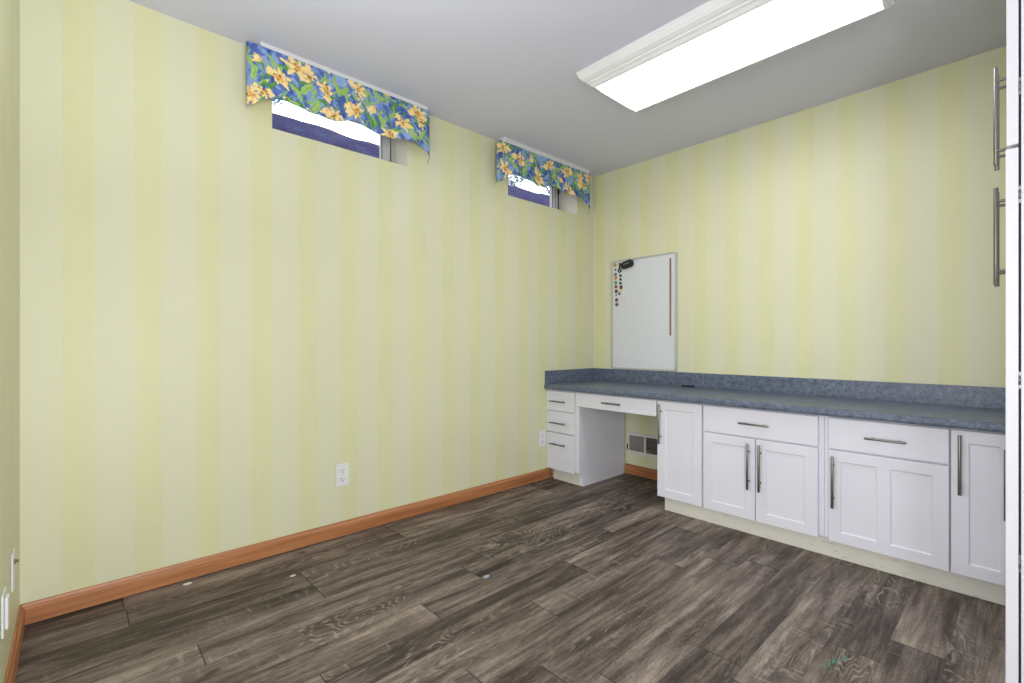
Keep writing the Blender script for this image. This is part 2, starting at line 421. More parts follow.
def shrub(x, y, z, h, w, nl, label, lo=0.3):
    e = empty('shrub', (x, y, z), label, 'shrub', None)
    m = MB()
    for k in range(9):
        a = random.uniform(0, 6.28); r = random.uniform(.2, .9) * w
        p0 = Vector((x, y, z - .05)); p2 = Vector((x + r * math.cos(a) * .5, y + r * math.sin(a), z + h * random.uniform(.6, .95)))
        p1 = (p0 + p2) / 2 + Vector((0, 0, .1 * h))
        m.tube([p0, p1, p2], 0.008, 5)
    m.build('stem', M['bark'], e)
    m = MB()
    for k in range(nl):
        while True:
            q = Vector((random.uniform(-1, 1), random.uniform(-1, 1), random.uniform(-1, 1)))
            if q.length < 1: break
        if random.random() < .5:                      # bunch leaves into tufts
            q = Vector((round(q.x * 2.5) / 2.5, round(q.y * 2.5) / 2.5, round(q.z * 2.5) / 2.5)) + Vector([random.gauss(0, .1) for _ in range(3)])
        c = Vector((x + q.x * w * .6, y + q.y * w, z + h * (lo + (1 - lo) * (q.z * .5 + .5))))
        d = Vector([random.gauss(0, 1) for _ in range(3)]).normalized(); t = d.orthogonal().normalized(); u = d.cross(t)
        L = random.uniform(.05, .10); Wl = L * .42
        m.face([c - t * L * .5, c + u * Wl * .5, c + t * L * .5 + d * L * .15, c - u * Wl * .5])
    m.build('foliage', M['leaf_out'], e)
shrub(-4.0, -1.47, 3.88, .62, .26, 300, 'small shrub at near edge of the first window')
shrub(-4.05, 2.80, 3.88, .36, .36, 150, 'low shrub on the bank, left in the second window')
shrub(-4.05, 3.95, 3.92, .50, .55, 260, 'taller shrub on the bank, right in the second window')

# ------------------------------------------------------------------ valances
def srgb(c): return tuple(lin(c)[:3])
def make_valance(y0, y1, ztop, bottom, flowers, leaves, label, seed, thread):
    xf = 0.085; rng = random.Random(seed); nr = np.random.RandomState(seed)
    e = empty('window_valance', (0, (y0 + y1) / 2, ztop - .3), label, 'valance', 'floral valances over the windows')
    by = np.array([p[0] for p in bottom]); bzv = np.array([p[1] for p in bottom])
    # smooth the measured hem
    def hem(y): return float(np.interp(y, by, bzv))
    def hem_s(y): return sum(hem(y + d) * w for d, w in ((-.018, .2), (-.009, .2), (0, .2), (.009, .2), (.018, .2)))
    # unrolled parameter s: left return, front, right return
    D = 0.016; Lf = y1 - y0; nu = 430; nv = 110
    ss = np.linspace(-D, Lf + D, nu)
    P = np.zeros((nu, nv, 3)); R = 0.012
    for i, s in enumerate(ss):
        if s < 0: X, Y = xf + s, y0; zb = hem(y0) - (-s) * .02
        elif s > Lf: X, Y = xf - (s - Lf), y1; zb = hem(y1) - (s - Lf) * .02
        else:
            X, Y = xf, y0 + s; zb = hem_s(Y)
            for c, dd in ((s, 1), (Lf - s, -1)):
                if c < R: X = xf - R + math.sqrt(max(0, R * R - (R - c) ** 2))
        for j in range(nv):
            t = j / (nv - 1); z = ztop + (zb - ztop) * t
            w = 0.004 * t * math.sin(Y * 38 + 1.3) + 0.003 * t * math.sin(Y * 71 + seed) + .001 * t
            P[i, j] = (X + (w if 0 <= s <= Lf else 0), Y, z)
    # print: painted per vertex in (s, z)
    SS = np.repeat(ss[:, None], nv, 1) + y0; ZZ = P[:, :, 2]
    S0, Z0 = SS, ZZ
    def fbm(a, b, f, k):
        v = 0
        for o in range(4):
            q = nr.uniform(0, 6.28, 4); an = nr.uniform(0, 6.28, 2)
            v = v + (np.sin(f * (a * math.cos(an[0]) + b * math.sin(an[0])) + q[0] + 1.7 * np.sin(f * .7 * (a * math.cos(an[1]) + b * math.sin(an[1])) + q[1]))) / (1.4 ** o); f *= 1.6
        return 1 / (1 + np.exp(-k * v))
    n1 = fbm(SS, ZZ, 34, 2.0)[..., None]; n2 = fbm(SS, ZZ, 48, 2.2)[..., None]
    col = np.array(srgb((66, 92, 172))) * (1 - n1) + np.array(srgb((136, 166, 222))) * n1
    col = col * (1 - .7 * n2) + .7 * n2 * np.array(srgb((160, 190, 222)))
    n3 = fbm(SS, ZZ, 60, 3.0)[..., None]; col = col * (1 - .75 * n3 * (n3 > .5)) + .75 * n3 * (n3 > .5) * np.array(srgb((56, 78, 160)))
    wq = nr.uniform(0, 6.28, 8)
    SS = S0 + .0045 * np.sin(Z0 * 95 + wq[0] + 2 * np.sin(S0 * 41 + wq[1])) + .0022 * np.sin(S0 * 230 + Z0 * 160 + wq[2])
    ZZ = Z0 + .0045 * np.sin(S0 * 88 + wq[3] + 2 * np.sin(Z0 * 47 + wq[4])) + .0022 * np.sin(S0 * 190 - Z0 * 240 + wq[5])
    def lay(mask, c):
        nonlocal col
        mk = np.clip(mask, 0, 1)[..., None]; col = col * (1 - mk) + np.array(srgb(c)) * mk
    def leaf(cs, cz, ang, L, Wd, dark):
        du = (SS - cs) * math.cos(ang) + (ZZ - cz) * math.sin(ang); dv = -(SS - cs) * math.sin(ang) + (ZZ - cz) * math.cos(ang)
        dv = dv - 0.22 * (du * du) / L
        t = du / L; hw = Wd * np.sqrt(np.clip(1 - t * t, 0, 1)) * (1 - .35 * t)
        mk = np.clip((hw - np.abs(dv)) / .0016, 0, 1) * (np.abs(t) < 1)
        base = (88, 146, 74) if dark else (156, 198, 104)
        lay(mk, base); lay(mk * (dv > 0) * .8, (176, 206, 118) if not dark else (120, 165, 90))
        lay(np.clip((.0014 - np.abs(dv)) / .001, 0, 1) * (np.abs(t) < .9) * .7, (58, 112, 66))
    def flower(cs, cz, r, kind, rot):
        du = SS - cs; dz = ZZ - cz; rr = np.hypot(du, dz); th = np.arctan2(dz, du)
        if kind == 'bud':
            for da in (-.35, 0, .35):
                a = rot + da
                x = du * math.cos(a) + dz * math.sin(a); y = -du * math.sin(a) + dz * math.cos(a)
                t = x / (r * 1.3); hw = r * .26 * np.sqrt(np.clip(1 - (t * 2 - 1) ** 2, 0, 1))
                mk = np.clip((hw - np.abs(y)) / .0016, 0, 1); lay(mk, (246, 218, 142) if da else (250, 232, 170)); lay(mk * (t < .35) * .6, (224, 168, 88))
            return
        lob = 6
        thw = th + .45 * np.sin(th + cs * 50) ; asp = 1 + .28 * np.cos(th * 2 + cz * 77)
        edge = r * asp * (.40 + .60 * np.abs(np.cos((thw - rot) * lob / 2)) ** .9 + .08 * np.sin(th * 13 + cs * 90)); th = thw
        mk = np.clip((edge - rr) / .002, 0, 1)
        lay(np.clip((edge + .003 - rr) / .002, 0, 1) * .35, (48, 70, 150))
        lay(mk, (246, 214, 138))
        petal = np.abs(np.cos((th - rot) * lob / 2))
        lay(mk * np.clip((petal - .75) * 4, 0, 1) * .7, (252, 232, 176))
        lay(mk * np.clip((.28 - petal) * 5, 0, 1) * .65, (222, 160, 76))
        lay(np.clip((r * .34 - rr) / (r * .18), 0, 1) * .75, (216, 148, 58))
        for k in range(9):
            a = rng.uniform(0, 6.28); q = rng.uniform(.12, .6) * r
            d = np.hypot(du - q * math.cos(a), dz - q * math.sin(a)); lay(np.clip((.0042 - d) / .0014, 0, 1) * .85, (140, 72, 40) if k % 3 else (60, 34, 60))
    for k in range(170):
        leaf(rng.uniform(y0 - D, y1 + D), rng.uniform(ztop - .3, ztop), rng.uniform(0, 3.14), rng.uniform(.018, .042), rng.uniform(.004, .009), rng.random() < .45)
    for k in range(46):                       # pale half-tone buds and highlights of the print
        flower(rng.uniform(y0 - D, y1 + D), rng.uniform(ztop - .27, ztop), rng.uniform(.008, .016), 'bud', rng.uniform(0, 6.28))
    for (a, z, ang, L) in leaves: leaf(a, z, ang, L, L * .28, rng.random() < .3)
    for (a, z, r, kind) in flowers: flower(a, z, r * 1.10, kind, rng.uniform(0, 6.28))
    # mesh, with thickness
    me = bpy.data.meshes.new('fabric_skirt'); base = np.array(e['_base'])
    verts = (P.reshape(-1, 3) - base).tolist()
    faces = [(i * nv + j, (i + 1) * nv + j, (i + 1) * nv + j + 1, i * nv + j + 1) for i in range(nu - 1) for j in range(nv - 1)]
    me.from_pydata(verts, [], faces); me.polygons.foreach_set('use_smooth', [True] * len(faces))
    ca = me.color_attributes.new('print', 'FLOAT_COLOR', 'POINT')
    ca.data.foreach_set('color', np.concatenate([col.reshape(-1, 3), np.ones((nu * nv, 1))], 1).astype(np.float32).ravel())
    me.materials.append(M['cotton'])
    o = bpy.data.objects.new('fabric_skirt', me); C.objects.link(o); o.parent = e
    so = o.modifiers.new('thickness', 'SOLIDIFY'); so.thickness = 0.0025; so.offset = 0
    m = MB(); m.box(0.0005, xf - .004, y0 + .055, y1 - .008, ztop - .004, H - .0005); b = m.build('mounting_board', M['trim_white'], e, .001)
    b['label'] = 'white painted mounting board'
    if thread:
        t0 = Vector((xf - .002, y1 - .002, hem(y1) + .002)); m = MB()
        m.tube([t0 + Vector((-.002 * k, .004 * math.sin(k * .9), -.011 * k)) for k in range(6)], .0016, 5); m.build('loose_thread', M['gasket'], e)
make_valance(-2.655, -1.682, 2.416,
    [(-2.655, 2.120), (-2.645, 2.121), (-2.595, 2.168), (-2.548, 2.192), (-2.471, 2.194), (-2.377, 2.182), (-2.303, 2.174), (-2.246, 2.176), (-2.199, 2.194), (-2.161, 2.211), (-2.117, 2.209), (-2.048, 2.187), (-1.983, 2.178), (-1.929, 2.183), (-1.879, 2.196), (-1.781, 2.204), (-1.721, 2.182), (-1.682, 2.160)],
    [(-2.521, 2.300, .046, 'f'), (-2.434, 2.372, .056, 'f'), (-2.380, 2.350, .030, 'f'), (-2.298, 2.312, .042, 'f'), (-2.128, 2.385, .042, 'f'), (-2.144, 2.262, .044, 'f'), (-2.165, 2.30, .03, 'bud'), (-2.025, 2.325, .040, 'bud'), (-2.262, 2.204, .044, 'f'), (-1.860, 2.290, .046, 'f'), (-1.765, 2.375, .052, 'f'), (-1.74, 2.33, .03, 'f'), (-1.947, 2.195, .044, 'f'), (-2.640, 2.176, .048, 'f'), (-2.588, 2.205, .034, 'f'), (-2.590, 2.355, .034, 'bud'), (-1.965, 2.400, .03, 'bud')],
    [(-2.63, 2.30, 1.8, .05), (-2.56, 2.25, .4, .04), (-2.44, 2.26, 2.4, .045), (-2.39, 2.29, .8, .05), (-2.24, 2.36, 1.9, .045), (-2.34, 2.22, 1.3, .045), (-2.20, 2.35, .9, .04), (-2.06, 2.25, 2.2, .05), (-1.99, 2.26, 1.9, .05), (-1.92, 2.32, 1.2, .04), (-1.80, 2.25, 2.1, .045), (-1.73, 2.26, .9, .045), (-1.71, 2.34, .3, .04), (-2.45, 2.20, 2.6, .035), (-2.09, 2.37, .3, .04)],
    'blue floral fabric valance over the nearer, larger-looking window', 3, True)
make_valance(-1.142, -0.153, 2.405,
    [(-1.142, 2.120), (-1.108, 2.133), (-1.063, 2.177), (-1.016, 2.199), (-0.94, 2.206), (-0.842, 2.194), (-0.760, 2.177), (-0.686, 2.186), (-0.621, 2.210), (-0.566, 2.211), (-0.498, 2.199), (-0.404, 2.190), (-0.332, 2.198), (-0.245, 2.186), (-0.153, 2.135)],
    [(-1.099, 2.362, .050, 'f'), (-1.076, 2.225, .054, 'f'), (-0.965, 2.350, .042, 'bud'), (-0.93, 2.32, .04, 'f'), (-0.832, 2.385, .040, 'bud'), (-0.643, 2.355, .048, 'f'), (-0.754, 2.232, .056, 'f'), (-0.440, 2.355, .052, 'f'), (-0.283, 2.325, .050, 'f'), (-0.25, 2.30, .04, 'f'), (-0.416, 2.223, .052, 'f'), (-0.486, 2.268, .034, 'bud'), (-0.17, 2.37, .045, 'f')],
    [(-1.03, 2.30, 1.0, .045), (-0.99, 2.26, 2.0, .04), (-0.88, 2.28, 1.2, .05), (-0.80, 2.31, 2.2, .05), (-0.70, 2.30, .6, .04), (-0.58, 2.30, 1.0, .055), (-0.55, 2.25, 2.2, .05), (-0.52, 2.36, .4, .045), (-0.36, 2.27, 1.8, .045), (-0.33, 2.36, .9, .045), (-0.24, 2.22, 1.9, .045), (-0.2, 2.30, 1.2, .04), (-1.0, 2.38, .2, .04)],
    'blue floral fabric valance over the farther window near the corner', 8, True)

# ------------------------------------------------------------------ ceiling light
LX0, LX1, LY0, LY1, LZ = 0.970, 2.117, -1.256, -0.868, 2.360
lt = empty('ceiling_light', ((LX0 + LX1) / 2, (LY0 + LY1) / 2, H), 'long rectangular lit ceiling light with white crown moulding trim', 'ceiling light')
prof = [(.064, H - .0005), (.064, H - .008), (.061, H - .012), (.060, H - .014), (.056, H - .026), (.047, H - .040), (.034, H - .050), (.026, H - .053), (.024, H - .060), (.014, H - .066), (.008, H - .074), (.0, LZ), (-.008, LZ), (-.008, H - .0005)]
m = MB(); rings = []
for e_, z in prof:
    rings.append([m.bm.verts.new(p) for p in ((LX0 - e_, LY0 - e_, z), (LX1 + e_, LY0 - e_, z), (LX1 + e_, LY1 + e_, z), (LX0 - e_, LY1 + e_, z))])
rings.append(rings[0])
for A, B in zip(rings, rings[1:]):
    for k in range(4): m.bm.faces.new((A[k], A[(k + 1) % 4], B[(k + 1) % 4], B[k]))
m.build('crown_trim', M['trim_white'], lt)
m = MB(); nn = 14
pts = [(LY0 + .008, LZ + .010)]
for k in range(nn + 1):
    t = k / nn; y = LY0 + .008 + (LY1 - LY0 - .016) * t
    pts.append((y, LZ + .004 - .007 * min(1, math.sin(math.pi * t) * 2.2)))
pts.append((LY1 - .008, LZ + .010))
m.prism(pts, 0, LX0 + .008, LX1 - .008); m.build('diffuser', M['diffuser'], lt)

# ------------------------------------------------------------------ cabinets along the back wall
FR, BF = -0.582, -0.563        # face of doors, face of cabinet bodies
TOE = -0.534
CB, CT = 0.689, 0.726          # counter bottom / top

def shaker(x0, x1, z0, z1, panels, fw=0.050, y0=FR, y1=BF - .001, rec=0.006, lip=0.003):
    """door slab facing -Y with recessed panels; panels = list of (px0,px1) inside widths"""
    m = MB(); bm = m.bm
    zs = [z0, z0 + fw, z1 - fw, z1]; xs = [x0]
    for a, b in panels: xs += [a, b]
    xs.append(x1)
    G = {}
    def V(x, y, z):
        k = (round(x, 5), round(y, 5), round(z, 5))
        if k not in G: G[k] = bm.verts.new((x, y, z))
        return G[k]
    for i in range(len(xs) - 1):
        for j in range(3):
            q = [(xs[i], zs[j]), (xs[i + 1], zs[j]), (xs[i + 1], zs[j + 1]), (xs[i], zs[j + 1])]
            if j == 1 and i % 2 == 1:
                a, b, c, d = xs[i], xs[i + 1], zs[j], zs[j + 1]
                inn = [(a + lip, c + lip), (b - lip, c + lip), (b - lip, d - lip), (a + lip, d - lip)]
                for k in range(4):
                    bm.faces.new((V(q[k][0], y0, q[k][1]), V(q[(k + 1) % 4][0], y0, q[(k + 1) % 4][1]), V(inn[(k + 1) % 4][0], y0 + rec, inn[(k + 1) % 4][1]), V(inn[k][0], y0 + rec, inn[k][1])))
                bm.faces.new([V(p[0], y0 + rec, p[1]) for p in inn])
            else:
                bm.faces.new([V(p[0], y0, p[1]) for p in q])
    # back and sides
    bm.faces.new([V(x0, y1, z0), V(x0, y1, z1), V(x1, y1, z1), V(x1, y1, z0)])
    bm.faces.new([V(x, y0, z1) for x in xs] + [V(x1, y1, z1), V(x0, y1, z1)])
    bm.faces.new([V(x, y0, z0) for x in xs] + [V(x1, y1, z0), V(x0, y1, z0)])
    bm.faces.new([V(x0, y0, z) for z in zs] + [V(x0, y1, z1), V(x0, y1, z0)])
    bm.faces.new([V(x1, y0, z) for z in zs] + [V(x1, y1, z1), V(x1, y1, z0)])
    return m

def pull(parent, a, b, normal, face, r=0.006, so=0.030, inset=0.18):
    """bar pull from a to b (bar centre line) with two posts going back to the face"""
    a, b, nv = Vector(a), Vector(b), Vector(normal)
    m = MB(); m.cyl(a, b, r, 14)
    for t in (inset, 1 - inset):
        p = a.lerp(b, t); m.cyl(p - nv * so, p, r * .75, 10)
    return m.build('handle', M['nickel'], parent, 0.0008)
def vpull(parent, x, z0, z1): return pull(parent, (x, FR - .030, z0), (x, FR - .030, z1), (0, -1, 0), FR)
def hpull(parent, x0, x1, z): return pull(parent, (x0, FR - .030, z), (x1, FR - .030, z), (0, -1, 0), FR, r=.0052)
def flat(name, root, x0, x1, z0, z1):
    return box(x0, x1, FR, BF - .001, z0, z1).build(name, M['white'], root, 0.0018)
def door(root, x0, x1, z0, z1, panels): return shaker(x0, x1, z0, z1, panels).build('door', M['white'], root, 0.0012)

def body(root, x0, x1, left_panel=True, tx0=None):
    m = MB(); ov = 0.09
    m.box(x0, x1, BF, -.002, .100, CB - .003)
    return m.build('body', M['white'], root, .001)
def toe(root, x0, x1):
    t = box(x0, x1, TOE, -.002, 0, .0995).build('toe_kick', M['toe'], root); t['label'] = 'cream toe kick'; return t

# drawer stack at the left end
r = empty('drawer_cabinet', (.16, -.29, 0), 'white three-drawer desk cabinet against the window wall', 'drawer cabinet')
m = MB(); m.prism([(-.578, .100), (-.578, .578), (BF, .578), (BF, CB - .003), (-.017, CB - .003), (-.017, 0), (TOE, 0), (TOE, .100)], 0, .2805, .319)
m.build('side_panel', M['white'], r, .001)
box(.003, .280, BF, -.002, .100, CB - .003).build('body', M['white'], r, .001)
t = box(.030, .280, TOE, -.1, 0, .0995).build('toe_kick', M['toe'], r); t['label'] = 'cream toe kick'
for z0, z1, hz in ((.530, .676, .602), (.369, .524, .441), (.088, .363, .283)):
    d = flat('drawer', r, .0006, .277, z0, z1); hpull(d, .056, .208, hz)
# pencil drawer bridging the knee space
r = empty('desk_drawer', (.61, -.35, .58), 'wide shallow white drawer hung over the knee space', 'drawer')
d = flat('drawer_front', r, .285, .934, .581, .680); hpull(d, .538, .686, .631)
m = MB(); m.box(.322, .945, BF, -.12, .600, CB - .003); m.build('drawer_box', M['white'], r, .001)
# narrow cabinet A
r = empty('base_cabinet', (1.09, -.29, 0), 'narrow white base cabinet with one panel door right of the knee space', 'cabinet', None)
body(r, .948, 1.2265); toe(r, .965, 1.2275)
d = door(r, .941, 1.2225, .093, .680, [(.994, 1.170)]); vpull(d, .967, .420, .662)
# B
r = empty('base_cabinet', (1.52, -.29, 0), 'white base cabinet with one drawer over a pair of doors', 'cabinet', None)
body(r, 1.2275, 1.8265); toe(r, 1.2275, 1.8275)
d = flat('drawer', r, 1.2345, 1.804, .535, .680); hpull(d, 1.440, 1.592, .606)
d = door(r, 1.2345, 1.5145, .093, .527, [(1.283, 1.464)]); vpull(d, 1.486, .258, .502)
d = door(r, 1.5185, 1.804, .093, .527, [(1.570, 1.746)]); vpull(d, 1.544, .258, .502)
# C
r = empty('base_cabinet', (2.05, -.29, 0), 'white base cabinet with one drawer over a wide twin-panel door', 'cabinet', None)
body(r, 1.8275, 2.2775); toe(r, 1.8275, 2.2785)
d = flat('drawer', r, 1.849, 2.2745, .535, .680); hpull(d, 1.994, 2.142, .606)
d = door(r, 1.849, 2.2745, .093, .527, [(1.897, 2.034), (2.083, 2.223)]); vpull(d, 1.871, .258, .502)
# D
r = empty('base_cabinet', (2.5, -.29, 0), 'white base cabinet with tall single door, last before the tall cupboard', 'cabinet', None)
body(r, 2.2785, 3.07); toe(r, 2.2785, 3.07)
d = door(r, 2.2815, 2.474, .093, .680, [(2.334, 2.424)]); vpull(d, 2.309, .422, .664); vpull(d, 2.4385, .355, .626)

# ------------------------------------------------------------------ counter
r = empty('countertop', (1.5, -.3, CB), 'blue-grey speckled laminate desk counter with backsplash', 'countertop')
pts = [(-.0205, CB), (-.600, CB), (-.605, CB + .004), (-.607, CB + .012), (-.607, CT - .012), (-.604, CT - .004), (-.596, CT), (-.0205, CT)]
m = MB(); m.prism(pts, 0, .0005, RX - .001); m.build('worktop', M['laminate'], r)
m = MB(); m.box(.0205, RX - .001, -.020, -.0005, CT - .02, .826); m.build('backsplash', M['laminate'], r, .0015)
m = MB(); m.box(.0005, .020, -.600, -.0005, CT, .826); m.build('side_splash', M['laminate'], r, .0015)

o = MB().cyl((.818, -.048, CT + .0065), (.912, -.040, CT + .0065), .0065, 12).cyl((.850, -.0453, CT + .0065), (.854, -.0450, CT + .0065), .0075, 12).build('marker_pen', M['black'], None, .001, origin=(.862, -.044, CT))
tag(o, 'small black marker lying on the counter by the backsplash', 'marker')

# ------------------------------------------------------------------ whiteboard and what sticks on it
BX0, BX1, BZ0, BZ1 = .194, .764, .8275, 1.703
def rrect(x0, x1, z0, z1, r, n=5):
    out = []
    for cx, cz, a0 in ((x1 - r, z1 - r, 0), (x0 + r, z1 - r, 90), (x0 + r, z0 + r, 180), (x1 - r, z0 + r, 270)):
        for k in range(n + 1):
            a = math.radians(a0 + 90 * k / n); out.append((cx + r * math.cos(a), cz + r * math.sin(a)))
    return out
wb = empty('whiteboard', ((BX0 + BX1) / 2, -.008, BZ0), 'white dry-erase board with thin silver frame on the back wall', 'whiteboard')
m = MB(); A = rrect(BX0, BX1, BZ0, BZ1, .022); B = rrect(BX0 + .014, BX1 - .014, BZ0 + .014, BZ1 - .014, .010)
lay = [[(p, -.001) for p in A], [(p, -.019) for p in A], [(p, -.019) for p in B], [(p, -.001) for p in B]]
R = [[m.bm.verts.new((p[0], y, p[1])) for p, y in L_] for L_ in lay]; R.append(R[0])
for P_, Q_ in zip(R, R[1:]):
    for k in range(len(A)): m.bm.faces.new((P_[k], P_[(k + 1) % len(A)], Q_[(k + 1) % len(A)], Q_[k]))
m.build('frame', M['alu'], wb, .0015)
m = MB(); m.prism(B, 1, -.014, -.002); m.build('writing_surface', M['board'], wb)
BYF = -.014
m = MB(); m.box(.7085, .7215, BYF - .004, BYF - .0003, 1.092, 1.662)
o = m.build('ruler', plain('brown_strip', (156, 118, 96), .5, 0, .4, .35, 60), None, .0008, origin=(.715, BYF, 1.092)); tag(o, 'thin brown wooden ruler strip upright at right of whiteboard', 'ruler')
# eraser
er = empty('board_eraser', (.352, BYF, 1.655), 'black oblong eraser stuck at top of the whiteboard', 'eraser')
ca, sa = math.cos(.22), math.sin(.22)
def rot(p): x, z = p[0] - .352, p[1] - 1.657; return (.352 + x * ca - z * sa, 1.657 + x * sa + z * ca)
m = MB(); m.prism([rot(p) for p in rrect(.298, .407, 1.628, 1.686, .024)], 1, BYF - .028, BYF - .009); m.build('grip', M['black'], er, .004)
m = MB(); m.prism([rot(p) for p in rrect(.300, .405, 1.630, 1.684, .022)], 1, BYF - .009, BYF - .0003); m.build('felt_pad', plain('grey_felt', (60, 60, 62), .95), er)
m = MB(); m.prism([rot(p) for p in rrect(.325, .380, 1.658, 1.666, .003)], 1, BYF - .0288, BYF - .0279); m.build('label_strip', plain('grey_label', (120, 120, 124), .5), er)
# black key-shaped hook
m = MB(); m.box(.268, .280, BYF - .006, BYF - .0003, 1.630, 1.680)
n_ = 18
for ro, ri in ((.017, .0085),):
    for k in range(n_):
        a, b = 2 * math.pi * k / n_, 2 * math.pi * (k + 1) / n_
        q = [(.274 + ro * math.cos(a), 1.618 + ro * math.sin(a)), (.274 + ro * math.cos(b), 1.618 + ro * math.sin(b)), (.274 + ri * math.cos(b), 1.618 + ri * math.sin(b)), (.274 + ri * math.cos(a), 1.618 + ri * math.sin(a))]
        m.prism(q, 1, BYF - .006, BYF - .0003)
o = m.build('magnetic_hook', M['black'], None, origin=(.274, BYF, 1.61)); tag(o, 'black ring-ended magnetic hook beside the eraser', 'hook')
mag = [
 (.228, 1.669, .012, (196, 160, 60), 'round', 'mustard yellow round magnet, topmost in the left column'),
 (.233, 1.631, .008, (120, 124, 122), 'round', 'small grey magnet second from top in the left column'),
 (.234, 1.592, .011, (140, 112, 112), 'round', 'mauve grey round magnet just above the orange one'),
 (.236, 1.563, .012, (214, 140, 70), 'round', 'orange round magnet above the green one'),
 (.236, 1.525, .012, (92, 156, 74), 'round', 'green round magnet in the left column'),
 (.238, 1.492, .011, (128, 72, 60), 'round', 'reddish brown magnet just below the green one'),
 (.241, 1.455, .012, (104, 58, 54), 'round', 'dark red brown magnet, second below the green one'),
 (.241, 1.426, .006, (110, 130, 110), 'round', 'tiny grey green magnet below the dark red brown one'),
 (.244, 1.385, .012, (128, 86, 70), 'round', 'brown round magnet, upper of the lowest two'),
 (.246, 1.347, .012, (136, 92, 72), 'round', 'brown round magnet, lowest on the whiteboard'),
 (.282, 1.577, .0075, (26, 24, 24), 'square', 'upper of three small black square magnets'),
 (.282, 1.546, .0075, (26, 24, 24), 'square', 'middle of three small black square magnets'),
 (.282, 1.516, .0075, (26, 24, 24), 'square', 'lowest of three small black square magnets'),
 (.286, 1.484, .013, (130, 78, 56), 'round', 'brown oval magnet under the black squares'),
 (.270, 1.434, .010, (136, 118, 130), 'round', 'mauve magnet beside the yellow crescent'),
]
for i, (x, z, rr, c, kd, lb) in enumerate(mag):
    rr *= 1.2
    m = MB()
    if kd == 'round':
        m.cyl((x, BYF - .0003, z), (x, BYF - .004, z), rr, 18); m.cyl((x, BYF - .004, z), (x, BYF - .006, z), rr, 18, rr * .7)
    else: m.box(x - rr, x + rr, BYF - .005, BYF - .0003, z - rr, z + rr)
    o = m.build('magnet', plain('magnet_colour', c, .45, 0, .5, .15, 80), None, origin=(x, BYF, z)); tag(o, lb, 'magnet', 'magnets on the whiteboard')
m = MB(); pts = []
for k in range(9):
    a = math.radians(-150 + 150 * k / 8); pts.append((.282 + .020 * math.cos(a), 1.466 + .018 * math.sin(a)))
for k in range(9):
    a = math.radians(0 - 150 * k / 8); pts.append((.283 + .0135 * math.cos(a), 1.470 + .012 * math.sin(a)))
m.prism(pts, 1, BYF - .004, BYF - .0003)
o = m.build('magnet', plain('yellow_magnet', (226, 204, 60), .45), None, origin=(.285, BYF, 1.455)); tag(o, 'yellow crescent magnet under the brown oval one', 'magnet', 'magnets on the whiteboard')
m = MB()
for k in range(24):
    a, b = 2 * math.pi * k / 24, 2 * math.pi * (k + 1) / 24
    q = [(.294 + R_ * math.cos(t), 1.365 + 1.25 * R_ * math.sin(t)) for R_, t in ((.030, a), (.030, b), (.0275, b), (.0275, a))]
    m.prism(q, 1, BYF - .0012, BYF - .0003)
o = m.build('ring_magnet', plain('pale_ring', (208, 200, 176), .5), None, origin=(.294, BYF, 1.365)); tag(o, 'faint pale ring right of the lowest brown magnets', 'ring')

# ------------------------------------------------------------------ outlets
def outlet(name, pos, ax, sgn, label, kind='duplex', group=None):
    """plate on a wall: ax = in-wall axis (0 or 1), sgn = direction of the outward normal on the other axis"""
    px, py, pz = pos
    e = empty(name, pos, label, 'outlet', group)
    def B(m, u0, u1, d0, d1, z0, z1):
        d0, d1 = sorted((sgn * d0, sgn * d1))
        if ax == 1: m.box(px + d0, px + d1, py + u0, py + u1, pz + z0, pz + z1)
        else: m.box(px + u0, px + u1, py + d0, py + d1, pz + z0, pz + z1)
        return m
    p = B(MB(), -.036, .036, .0004, .0055, -.059, .059).build('cover_plate', M['plastic'], e, .002)
    if kind == 'duplex':
        for zc in (.024, -.024):
            m = B(MB(), -.017, .017, .0056, .0075, zc - .0145, zc + .0145).build('receptacle', M['plastic'], e, .004)
            m2 = MB(); B(m2, -.0085, -.0060, .0074, .0079, zc - .001, zc + .008); B(m2, .0060, .0085, .0074, .0079, zc - .001, zc + .008); B(m2, -.003, .003, .0074, .0079, zc - .011, zc - .006)
            m2.build('slot', M['slot'], m)
        m = MB()
        a = (px + sgn * .0055, py, pz) if ax == 1 else (px, py + sgn * .0055, pz); b = (px + sgn * .0068, py, pz) if ax == 1 else (px, py + sgn * .0068, pz)
        m.cyl(a, b, .003, 12).build('screw', M['alu'], e)
    elif kind == 'coax':
        a = (px, py + sgn * .0055, pz + .025); b = (px, py + sgn * .009, pz + .025); c = (px, py + sgn * .016, pz + .025)
        MB().cyl(a, b, .0075, 6, smooth=False).cyl(b, c, .0045, 12).build('connector', M['brass'], e)
    elif kind == 'covered':
        m = B(MB(), -.018, .018, .0056, .013, -.045, .045).build('safety_cover', M['plastic'], e, .005)
outlet('wall_outlet', (0, -2.178, .329), 1, 1, 'white duplex outlet low on the striped window wall')
outlet('wall_outlet', (0, -.630, .315), 1, 1, 'white outlet beside the three-drawer cabinet')
outlet('cable_outlet', (.300, FY, .312), 0, 1, 'white cable plate with brass connector, left edge wall', 'coax')
outlet('wall_outlet', (.575, FY, .290), 0, 1, 'white outlet with bulky cover at far left edge', 'covered')

